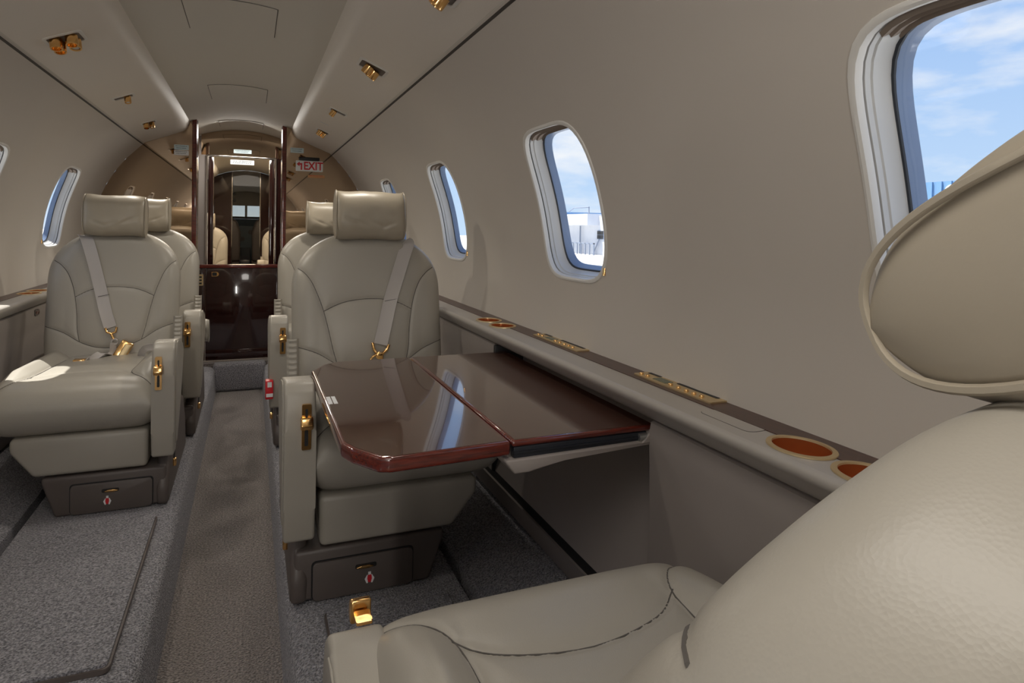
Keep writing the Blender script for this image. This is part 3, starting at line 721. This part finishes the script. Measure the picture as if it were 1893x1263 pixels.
def pillow_mesh(name, hx, hz, th, m, parent, seed, c, tilt):
    """stuffed bolster with gathered ends"""
    rr = random.Random(seed); ph = [rr.uniform(0, 6) for _ in range(8)]
    mt = Matrix.Translation(c) @ Matrix.Rotation(tilt, 4, 'X')
    def uf(v): return hx*(1-.05*np.abs(v/hz)**3)
    def H(u, v, t):
        e = np.clip(1-np.abs(t)**18, 0, 1)**.5*np.clip(1-np.abs(v/hz)**2.6, 0, 1)**.5*(1-.16*np.abs(t)**4)
        edge = np.abs(t)**2
        wr = .0022*np.sin(5*v/hz+ph[0]+4*t)*edge+.0012*np.sin(4*t+3*v/hz+ph[1])+.0012*np.sin(11*(t-.5*v/hz)+ph[2])*np.clip(-v/hz+.2, 0, 1)
        crease = -.004*np.exp(-((v/hz+.55-.5*np.abs(t-.3))/.08)**2)*np.clip(1-np.abs(t-.35)/.5, 0, 1)
        crease2 = -.004*np.exp(-((v/hz+.45+.6*(t+.25))/.07)**2)*np.clip(1-np.abs(t+.45)/.4, 0, 1)
        return e*(th+wr+crease+crease2)
    f0 = lambda u, v, t: -H(u, v, t)
    f1 = lambda u, v, t: H(u, v, t)
    def vf(n): x = np.sin(np.linspace(-PI/2, PI/2, n))*.5+np.linspace(-1, 1, n)*.5; x[0] = -1; x[-1] = 1; return hz*x
    def sw(u, v, h):
        sag = -.006*(u/hx)**2*0; p = mt @ Vector((u, h, v+.004*math.sin(5*u/hx+ph[3])*(abs(u)/hx)))
        return p
    o = net(64, 44, uf, vf, [f0, f1], name, m, parent, sw)
    for s in (-1, 1):
        pts = []
        for k in range(60):
            a = 2*PI*k/60; v = hz*.98*math.copysign(abs(math.sin(a))**.75, math.sin(a)); h = th*.70*math.copysign(abs(math.cos(a))**.8, math.cos(a))
            pts.append(mt @ Vector((s*hx*(.968-.03*abs(v/hz)**3), h, v+.004*math.sin(5*s+ph[3]))))
        tube(pts, .0021, m, 'piping', o, n=6, closed=True, ref=(1, 0, 0))
    return o

def make_seat(label, loc, rz=0, mirror=False, belt=None, recline=0, arm_drop=0, seed=1, pil_tilt=None, grp='cabin seats', gusset=True, lever_up=False, arm_in=0, back_shift=(0, 0), pil_shift=(0, 0, 0)):
    t = thing('cabin_seat', label, 'seat', loc, grp, rz)
    parts = []
    P = parts.append
    # base
    bm = prism([(-.244, .005), (.048, .0), (.082, .095), (.082, .112), (-.244, .112)], .035, .55, 'y', .008)
    base = objbm('base', bm, 'plastic', t)
    bm = prism([(.030, .0), (.026, .05), (.045, .10), (.12, .20), (.26, .235), (.44, .22), (.52, .13), (.56, .0)], -.252, -.216, 'x', .014, 4)
    objbm('base_side', bm, 'plastic', t)
    dr = rrect(-.206, .008, .004, .085, .010)
    objbm('drawer_gap', prism([(x*1.0+(.003 if x > -.1 else -.003), z+(.003 if z > .03 else 0)) for x, z in dr], .0345, .0348), 'black', t)
    d = objbm('drawer', prism(dr, .030, .036, 'y', .002), 'plastic', t)
    objbm('drawer_pull_recess', prism(rrect(-.118, -.072, .057, .067, .004), .0293, .0302), 'black', d)
    objbm('drawer_pull', prism([(-.117, .0605), (-.105, .0575), (-.088, .0575), (-.078, .0605), (-.088, .0640), (-.105, .0640)], .0255, .030, 'y', .001), 'gold', d)
    objbm('life_vest_mark', prism([(-.0900, .047), (-.0840, .047), (-.0840, .0405), (-.0815, .0405), (-.0765, .032), (-.0805, .0225), (-.0835, .0225), (-.0830, .0345), (-.0910, .0345), (-.0905, .0225), (-.0935, .0225), (-.0975, .032), (-.0925, .0405), (-.0900, .0405)], .0292, .0299), 'white', d)
    objbm('life_vest_mark', prism([(-.0910, .0405), (-.0830, .0405), (-.0820, .032), (-.0840, .0250), (-.0870, .0235), (-.0900, .0250), (-.0920, .032)], .0286, .0292), 'red', d)
    # release latch
    bm = box(-.262, -.248, .130, .150, .075, .098, .003); g = objbm('release_latch', bm, 'gold', t)
    tube([(-.254, .14, .096), (-.2535, .175, .135)], .0022, 'black', 'latch_slot', g, n=6)
    # skirt (leg rest)
    objbm('leg_rest', prism([(-.193, .118), (.100, .118), (.158, .190), (.158, .226), (-.195, .226)], .028, .32, 'y', .012, 4), 'leather', t)
    # cushion
    CUS = [sp2([(-.212, .035), (-.185, .055), (-.160, .075), (-.138, .11), (-.130, .16), (-.128, .30), (-.125, .52)], 4),
           sp2([(.212, .035), (.185, .055), (.160, .075), (.138, .11), (.130, .16), (.128, .30), (.125, .52)], 4),
           sp2([(-.138, .115), (-.09, .150), (0, .168), (.09, .150), (.138, .115)], 5)]
    yA, yB = 0.0, .56
    def uf(v): k = np.clip((.07-v)/.07, 0, 1); return .218*(1-.0*k)-(.014*(1-np.sqrt(np.clip(1-k*k, 0, 1))))
    def top(u, v, tt):
        e = np.clip(1-np.abs(tt)**11, 0, 1)**(1/2.3); k = np.clip(1-v/.085, 0, 1); fr = np.sqrt(np.clip(1-k*k, 0, 1)); k2 = np.clip(1-(yB-v)/.04, 0, 1); fr *= np.sqrt(np.clip(1-k2*k2, 0, 1))
        d = np.full(u.shape, 9.)
        for q in CUS: d = np.minimum(d, polydist(u, v, q))
        pad = .006*(1-np.exp(-d/.022))-.003*np.exp(-(d/.0042)**2)
        bol = .020*np.clip((np.abs(u)-.125)/.04, 0, 1)*np.clip((v-.05)/.12, 0, 1)
        wr = .0009*np.sin(90*u+30*v+seed)*np.exp(-((np.abs(u)-.15)/.05)**2)*np.clip(1-np.abs(v-.10)/.1, 0, 1)
        return .300+e*fr*(.070+pad+bol+wr-.018*np.clip((v-.15)/.35, 0, 1))
    def bot(u, v, tt):
        e = np.clip(1-np.abs(tt)**11, 0, 1)**(1/2.3); k = np.clip(1-v/.085, 0, 1); fr = np.sqrt(np.clip(1-k*k, 0, 1))
        return .300-e*fr*(.078)
    def vs_(n): x = np.linspace(0, 1, n); return yA+(yB-yA)*(x**1.35)
    cu = net(100, 110, uf, vs_, [top, bot], 'seat_cushion', 'leather', t, lambda u, v, h: (u, v, h))
    for q in CUS:
        q2 = [p for p in q if abs(p[0]) < .205 and p[1] < .50]
        uu = np.array([p[0] for p in q2]); vv = np.array([p[1] for p in q2]); zz = top(uu, vv, uu/uf(vv))
        tube([(a, b, c+.0008) for a, b, c in zip(uu, vv, zz)], .0011, 'seam', 'seam', cu, n=5)
    # backrest (own pivot so it can recline)
    bk = net(108, 130, WBK, vsamp(VB, VT), [bk_front, bk_rear], 'backrest', 'leather', t, lambda u, v, h: (u, h, v))
    for q in BK_SEAMS:
        for fn, off, sr in ((bk_front, -.0007, .0011), (bk_rear, .0001, .0008)):
            q2 = [p for p in q if abs(p[0]) < float(WBK(np.array([p[1]]))[0])*.972]
            uu = np.array([p[0] for p in q2]); vv = np.array([p[1] for p in q2]); hh = fn(uu, vv)
            tube([(a, c+off, b) for a, b, c in zip(uu, vv, hh)], sr, 'seam', 'seam', bk, n=5)
    pc = Vector((0, float(bk_front(0, .74))-.006+.012, .835))+Vector(pil_shift)
    pt = rad(-8) if pil_tilt is None else pil_tilt
    hp = pillow_mesh('headrest', .1065, .073, .050, 'pillow', t, seed, pc, pt)
    # arm with sliding lever
    ap = [(.0, .150), (-.006, .22), (-.008, .38), (-.004, .425), (.008, .455), (.028, .472), (.06, .474), (.14, .462), (.22, .442), (.265, .415), (.27, .40), (.20, .30), (.12, .21), (.05, .148)]
    bm = prism(ap, -.268, -.206, 'x', .024, 5); arm = objbm('arm', bm, 'leather', t); arms = [arm]
    ip = [(.035+.78*(y-.0), .04+z*.90) for y, z in ap]
    objbm('arm_inset', prism(ip, -.2700, -.266, 'x', .0015), 'leather', arm)
    pl = objbm('lever_plate', prism(rrect(-.235, -.2165, .344, .437, .003), -.0125, -.005), 'gold', arm)
    pl_s = objbm('lever_slot', prism(rrect(-.2295, -.2225, .352, .385, .003), -.0128, -.0124), 'black', arm)
    objbm('lever_slot', prism(rrect(-.2285, -.2235, .412, .428, .002), -.0128, -.0124), 'black', arm)
    k_ = objbm('lever', prism([(-.0125, .386), (-.026, .388), (-.030, .396), (-.024, .412), (-.0125, .414)], -.238, -.2135, 'x', .003, 3), 'gold', arm)
    if lever_up:
        for q in (k_,): q.data.transform(Matrix.Translation((0, .010, .070)))
        objbm('lever_plate', prism(rrect(-.235, -.2165, .000, .024, .003), .4700, .4735, 'z'), 'gold', arm).data.transform(Matrix.Rotation(0, 4, 'X'))
        objbm('lever_stem', box(-.229, -.222, -.020, -.008, .452, .478, .002), 'gold', arm)
    # ruched gusset between back and arm
    if gusset:
        b = bmesh.new(); n_ = 40; vv = []
        for i in range(n_+1):
            z = .330+.150*i/n_; y = .535+.22*(z-.36)-.035+.0016*math.sin(i*PI*.5); vv.append((y, z))
        g = [[b.verts.new((x, y+dx, z)) for y, z in vv] for x, dx in ((-.238, .010), (-.232, 0), (-.222, -.003), (-.212, 0), (-.206, .012))]
        for a, c in zip(g, g[1:]):
            for i in range(n_): b.faces.new((a[i], a[i+1], c[i+1], c[i]))
        objbm('gusset', b, 'leather', t)
    if belt: belt(t)
    # transforms: recline and mirroring baked in the meshes
    allp = [t]; ch = lambda o: [c for c in o.children]
    def walk(o):
        out = []
        for c in o.children: out += [c]+walk(c)
        return out
    for p in t.children:
        grp_ = [p]+walk(p)
        mtx = Matrix.Identity(4)
        if (recline or back_shift[0]) and p.name.split('.')[0] in ('backrest', 'gusset'):
            mtx = Matrix.Translation((0, .50+back_shift[0], .38+back_shift[1])) @ Matrix.Rotation(-recline, 4, 'X') @ Matrix.Translation((0, -.50, -.38))
        if arm_drop and p.name.split('.')[0] == 'arm': mtx = Matrix.Translation((arm_in, 0, -arm_drop)) @ mtx
        if mirror: mtx = Matrix.Scale(-1, 4, (1, 0, 0)) @ mtx
        for q in grp_:
            q.data.transform(mtx)
            if mirror: q.data.flip_normals()
    return t
def bpt(u, v, off=.006): return (u, float(bk_front(u, v))-off, v)
def belt_right(t):
    pts = [bpt(.112, .758, .004)]+[bpt(u, v+Z0) for u, v in ((.118, -.050), (.101, -.090), (.080, -.150), (.060, -.210), (.040, -.280), (.022, -.345))]
    W = Vector((.97, 0, .25))
    sb = ribbon(spline(pts, 6), W, .040, .0028, 'belt', 'shoulder_belt', t)
    for z in (-.213,):
        tube([bpt(.040, -.222+Z0, .0082), bpt(.078, -.216+Z0, .0082)], .0009, 'seam', 'stitching', sb, n=5)
    cl = tube([bpt(u, v+Z0, .010) for u, v in ((-.002, -.338), (.002, -.358), (.012, -.372), (.026, -.372), (.040, -.360), (.046, -.346))], .0045, 'gold', 'belt_clasp', t)
    cc = Vector(bpt(.010, -.392+Z0, .014))
    tube([cc+Vector((.020*math.cos(a), -.002, .020*math.sin(a))) for a in np.linspace(.3*PI, 1.35*PI, 12)], .0035, 'gold', 'hook', cl)
    tube([cc+Vector((.014, -.003, .018)), cc+Vector((.013, -.003, -.03))], .0035, 'gold', 'hook', cl)
    objbm('boss', lathe([(.011, 0), (.011, .004), (.008, .006), (.0005, .0065)], 20, Matrix.Translation(cc+Vector((.006, 0, .018))) @ Matrix.Rotation(rad(90), 4, 'X')), 'gold', cl)
    lp = [bpt(-.15, -.47+Z0, .02), bpt(-.06, -.44+Z0, .03), bpt(.01, -.405+Z0, .016), bpt(.07, -.44+Z0, .03), bpt(.16, -.46+Z0, .015)]
    ribbon(spline(lp, 5), Vector((.1, 0, 1)), .026, .0026, 'belt', 'lap_belt', t)
def belt_left(t):
    # built in unmirrored space, so the signs of u are swapped
    pts = [bpt(.112, .762, .004)]+[bpt(-u, v+Z0) for u, v in ((-.098, -.045), (-.084, -.075), (-.065, -.135), (-.040, -.225), (-.018, -.300), (.000, -.352))]
    sb = ribbon(spline(pts, 6), Vector((.97, 0, .25)), .040, .0028, 'belt', 'shoulder_belt', t)
    tube([bpt(.046, -.247+Z0, .0082), bpt(.010, -.240+Z0, .0082)], .0009, 'seam', 'stitching', sb, n=5)
    cl = tube([bpt(-u, v+Z0, .010) for u, v in ((-.016, -.352), (-.010, -.366), (.004, -.372), (.018, -.366), (.020, -.350))], .0040, 'gold', 'belt_clasp', t)
    tube([bpt(-.004, -.372+Z0, .012), bpt(-.014, -.392+Z0, .014)], .0045, 'gold', 'hook', cl)
    tube([Vector(bpt(-.016, -.400+Z0, .015))+Vector((.010*math.cos(a), 0, .010*math.sin(a))) for a in np.linspace(0, 1.85*PI, 12)], .0030, 'belt', 'fabric_loop', cl)
    # buckle body, tilted
    c = Vector(bpt(-.045, -.430+Z0, .028)); m = Matrix.Translation(c) @ Matrix.Rotation(rad(-32), 4, 'Y') @ Matrix.Rotation(rad(-12), 4, 'X')
    b = prism([(-.022, -.036), (.020, -.038), (.022, .034), (-.020, .038)], -.010, .010, 'y', .004, 3); b.transform(m); bu = objbm('buckle', b, 'gold', t)
    b = prism([(-.019, -.030), (.003, -.033), (.006, .026), (-.016, .030)], -.015, -.009, 'y', .003, 3); b.transform(m); objbm('buckle_flap', b, 'brass', bu)
    # webbing loop down to the seat with its tongue
    tl = [Vector(bpt(-.014, -.402+Z0, .018)), Vector(bpt(-.004, -.440+Z0, .035)), Vector(bpt(.010, -.475+Z0, .055)), Vector((.034, .395, .345+.002)), Vector((.060, .385, .340))]
    tl = [Vector(bpt(-.014, -.402+Z0, .018)), Vector((-.008, .455, .365)), Vector((.012, .420, .342)), Vector((.040, .400, .362)), Vector((.066, .395, .364))]
    tl[1] = Vector(bpt(-.007, -.440+Z0, .020)); tl[2] = Vector((.012, .43, .375))
    ribbon(spline(tl, 6), [Vector((.8, -.5, .2))]*25, .022, .0022, 'belt', 'lap_belt', t)
    tg = objbm('belt_tongue', box(.050, .086, .375, .403, .358, .368, .002), 'gold', t)
    # buckle side strap to the aisle hip
    s2 = [c+Vector((-.018, 0, -.034)), c+Vector((-.045, -.004, -.066)), Vector((-.125, .43, .385)), Vector((-.190, .46, .375))]
    ribbon(spline(s2, 6), Vector((.3, -.3, 1)), .024, .0024, 'belt', 'lap_belt', t)
make_seat('cream leather seat right of the aisle, with gold clasp, behind the folding table', (.335, 1.36, -.80), belt=belt_right, seed=1)
rear_seat = make_seat('cream leather seat right of the aisle, farther away, mostly hidden', (.335, 2.40, -.80), seed=2)
make_seat('cream leather seat left of the aisle with gold buckle on its belt', (-.437, 2.00, -.80), mirror=True, belt=belt_left, seed=3).scale = (.91, 1, .985)
make_seat('cream leather seat left of the aisle, directly behind the one with the buckle', (-.437, 2.63, -.80), mirror=True, seed=4)
make_seat('near cream leather seat at lower right, seen from behind, facing the table', (.335, .74, -.80), rz=PI, mirror=True, arm_drop=.118, arm_in=.014, seed=5, pil_tilt=rad(-64), pil_shift=(0, .0175, -.0425), back_shift=(-.13, .045), recline=rad(20), lever_up=True)

def copy_tree(o, parent=None):
    c = o.copy(); C.objects.link(c); c.parent = parent
    for ch in list(o.children): copy_tree(ch, c)
    return c
for x, l in ((-.43, 'cream leather seat in the forward compartment, left of the far doorway'), (.33, 'cream leather seat in the forward compartment, right of the far doorway')):
    c = copy_tree(rear_seat); c.location = (x, 6.35, -.80); c['label'] = l
# small white bolster and red box by the aisle
bp_ = pillow_mesh('bolster', .05, .055, .045, 'leather', None, 9, Vector((-.235, 3.50, -.53)), 0)
tag(bp_, 'small pale leather bolster beyond the far left seat arm', 'bolster')
t = thing('red_canister_box', 'small red box with white labels beside the far right seat', 'box', (.066, 2.39, -.575))
objbm('box', box(-.013, .013, -.02, .02, -.035, .03, .003), 'red', t)
objbm('upper_label', box(-.006, .008, -.0206, -.0198, .008, .026), 'white', t)
objbm('lower_label', box(-.010, .012, -.0206, -.0198, -.026, -.014), 'white', t)

# ---------------------------------------------------------------- folding table
ZT = -.322
t = thing('folding_table', 'glossy mahogany folding table between the facing right seats', 'table', (0, 0, 0))
def leaf(poly, zt, th, name):
    g = objbm(name, prism(poly, zt-th, zt, 'z', .0045, 4), 'woodedge', t)
    c = Vector((sum(p[0] for p in poly)/len(poly), sum(p[1] for p in poly)/len(poly)))
    def off(p, d=.006):
        v = c-Vector(p); return (p[0]+math.copysign(d, v.x), p[1]+math.copysign(d, v.y))
    objbm('veneer_top', prism([off(p) for p in poly], zt-.001, zt+.0004, 'z'), 'wood', g, smooth=False); return g
leaf([(.3690, .890), (.3690, 1.560), (.190, 1.556), (.160, 1.535), (.1275, 1.470), (.1275, .965), (.138, .935), (.168, .886), (.185, .880)], ZT, .022, 'outer_leaf')
leaf([(.3715, .890), (.632, .890), (.632, 1.560), (.3715, 1.560)], ZT, .010, 'inner_leaf')
objbm('slide_track', box(.375, .615, .892, .906, ZT-.028, ZT-.010, .002), 'track', t)
objbm('track_lip', box(.375, .615, .890, .893, ZT-.020, ZT-.017), 'track', t)
objbm('slide_track', box(.375, .615, 1.545, 1.556, ZT-.028, ZT-.010, .002), 'track', t)
objbm('support_arm', prism([(.362, -.356), (.375, -.372), (.40, -.372), (.46, -.360), (.62, -.352), (.655, -.352), (.655, -.345), (.36, -.350)], .886, 1.52, 'y', .005, 3), 'panel', t)
objbm('end_bracket', prism([(.600, -.350), (.655, -.352), (.655, -.314), (.645, -.314), (.622, -.326)], .884, .905, 'y', .003), 'panel', t)
objbm('hinge_pin', cyl(.007, 0, .018, 16, mtx=Matrix.Translation((.598, .892, -.341)) @ Matrix.Rotation(rad(90), 4, 'Y')), 'steel', t)
for x, y in ((.144, 1.215),):
    for k in range(2):
        objbm('table_label', box(x-.010+.009*k, x-.003+.009*k, y-.032, y+.020, ZT+.0005, ZT+.0009), 'white', t)

# ---------------------------------------------------------------- outside
GZ = -2.2
M['concrete'] = mat('concrete', (.62, .60, .56), .9, var=(.3, (.52, .50, .47), .4, .7))
M['hangar'] = mat('hangar_blue', (.16, .30, .50), .5)
M['whitewall'] = mat('white_wall', (.72, .74, .78), .7, var=(.6, (.62, .64, .70), .4, .7))
M['greywall'] = mat('grey_wall', (.26, .30, .38), .7)
g = struct(objbm('floor_apron', box(-200, 200, -200, 200, GZ-.1, GZ), 'concrete'))
t = thing('hangar', 'blue corrugated hangar seen through the nearest window', 'building')
b = bmesh.new(); y0, y1 = 12., 44.; X = 40.
objbm('wall', box(X, X+12, y0, y1, GZ, 2.3), 'greywall', t)
ys = np.arange(y0, y1, .3)
pts = []
for i, y in enumerate(ys): pts += [(X-.15-(.12 if i % 2 else 0), y), (X-.15-(.12 if i % 2 else 0), y+.3)]
pts += [(X+.3, y1), (X+.3, y0)]
objbm('blue_fascia', prism(pts, 2.2, 3.5, 'z'), 'hangar', t, smooth=False)
objbm('roof', prism([(X+.2, 3.4), (X+6, 3.6), (X+12, 3.4)], y0, y1), 'hangar', t)
objbm('round_sign', cyl(.42, 0, .1, 24, mtx=Matrix.Translation((X-.3, 26.0, 2.85)) @ Matrix.Rotation(rad(-90), 4, 'Y')), 'white', t)
t = thing('white_building', 'white flat-roofed building with a dark window seen through the second window', 'building')
X = 30.
objbm('wall', box(X, X+10, 50, 66, GZ, 1.45), 'whitewall', t)
objbm('parapet_box', box(X-1.2, X+2, 52, 58.2, .55, 1.6), 'whitewall', t)
objbm('blue_canopy', box(X-2, X+4, 58.3, 66, .7, 1.9), 'hangar', t)
f = objbm('window', box(X-.08, X, 50.9, 52.1, -.75, .05), 'greywall', t)
for k in range(2):
    for q in range(2): objbm('pane', box(X-.12, X-.08, 51.0+.56*k, 51.48+.56*k, -.69+.38*q, -.36+.38*q), 'black', f)
tube([(X-.2, 51.5, -.75), (X-.2, 52.6, GZ)], .06, 'greywall', 'downpipe', t)
tube([(X-.3, 55, .5), (X-.3, 55, GZ)], .08, 'greywall', 'downpipe', t)
tube([(X-.5, 53, 1.6), (X-.5, 53, 2.25), (X-.5, 56, 2.25), (X-.5, 57, 1.9)], .06, 'greywall', 'roof_pipe', t)
t = thing('tarmac_fence', 'pale low fence and bins at the foot of the white building', 'fence', (X-1, 55, GZ))
for k in range(10): objbm('picket', box(-.05, .05, -4+.8*k, -3.9+.8*k, 0, 1.1), 'greywall', t)
objbm('rail', box(-.05, .05, -4, 3.4, 1.0, 1.1), 'greywall', t)
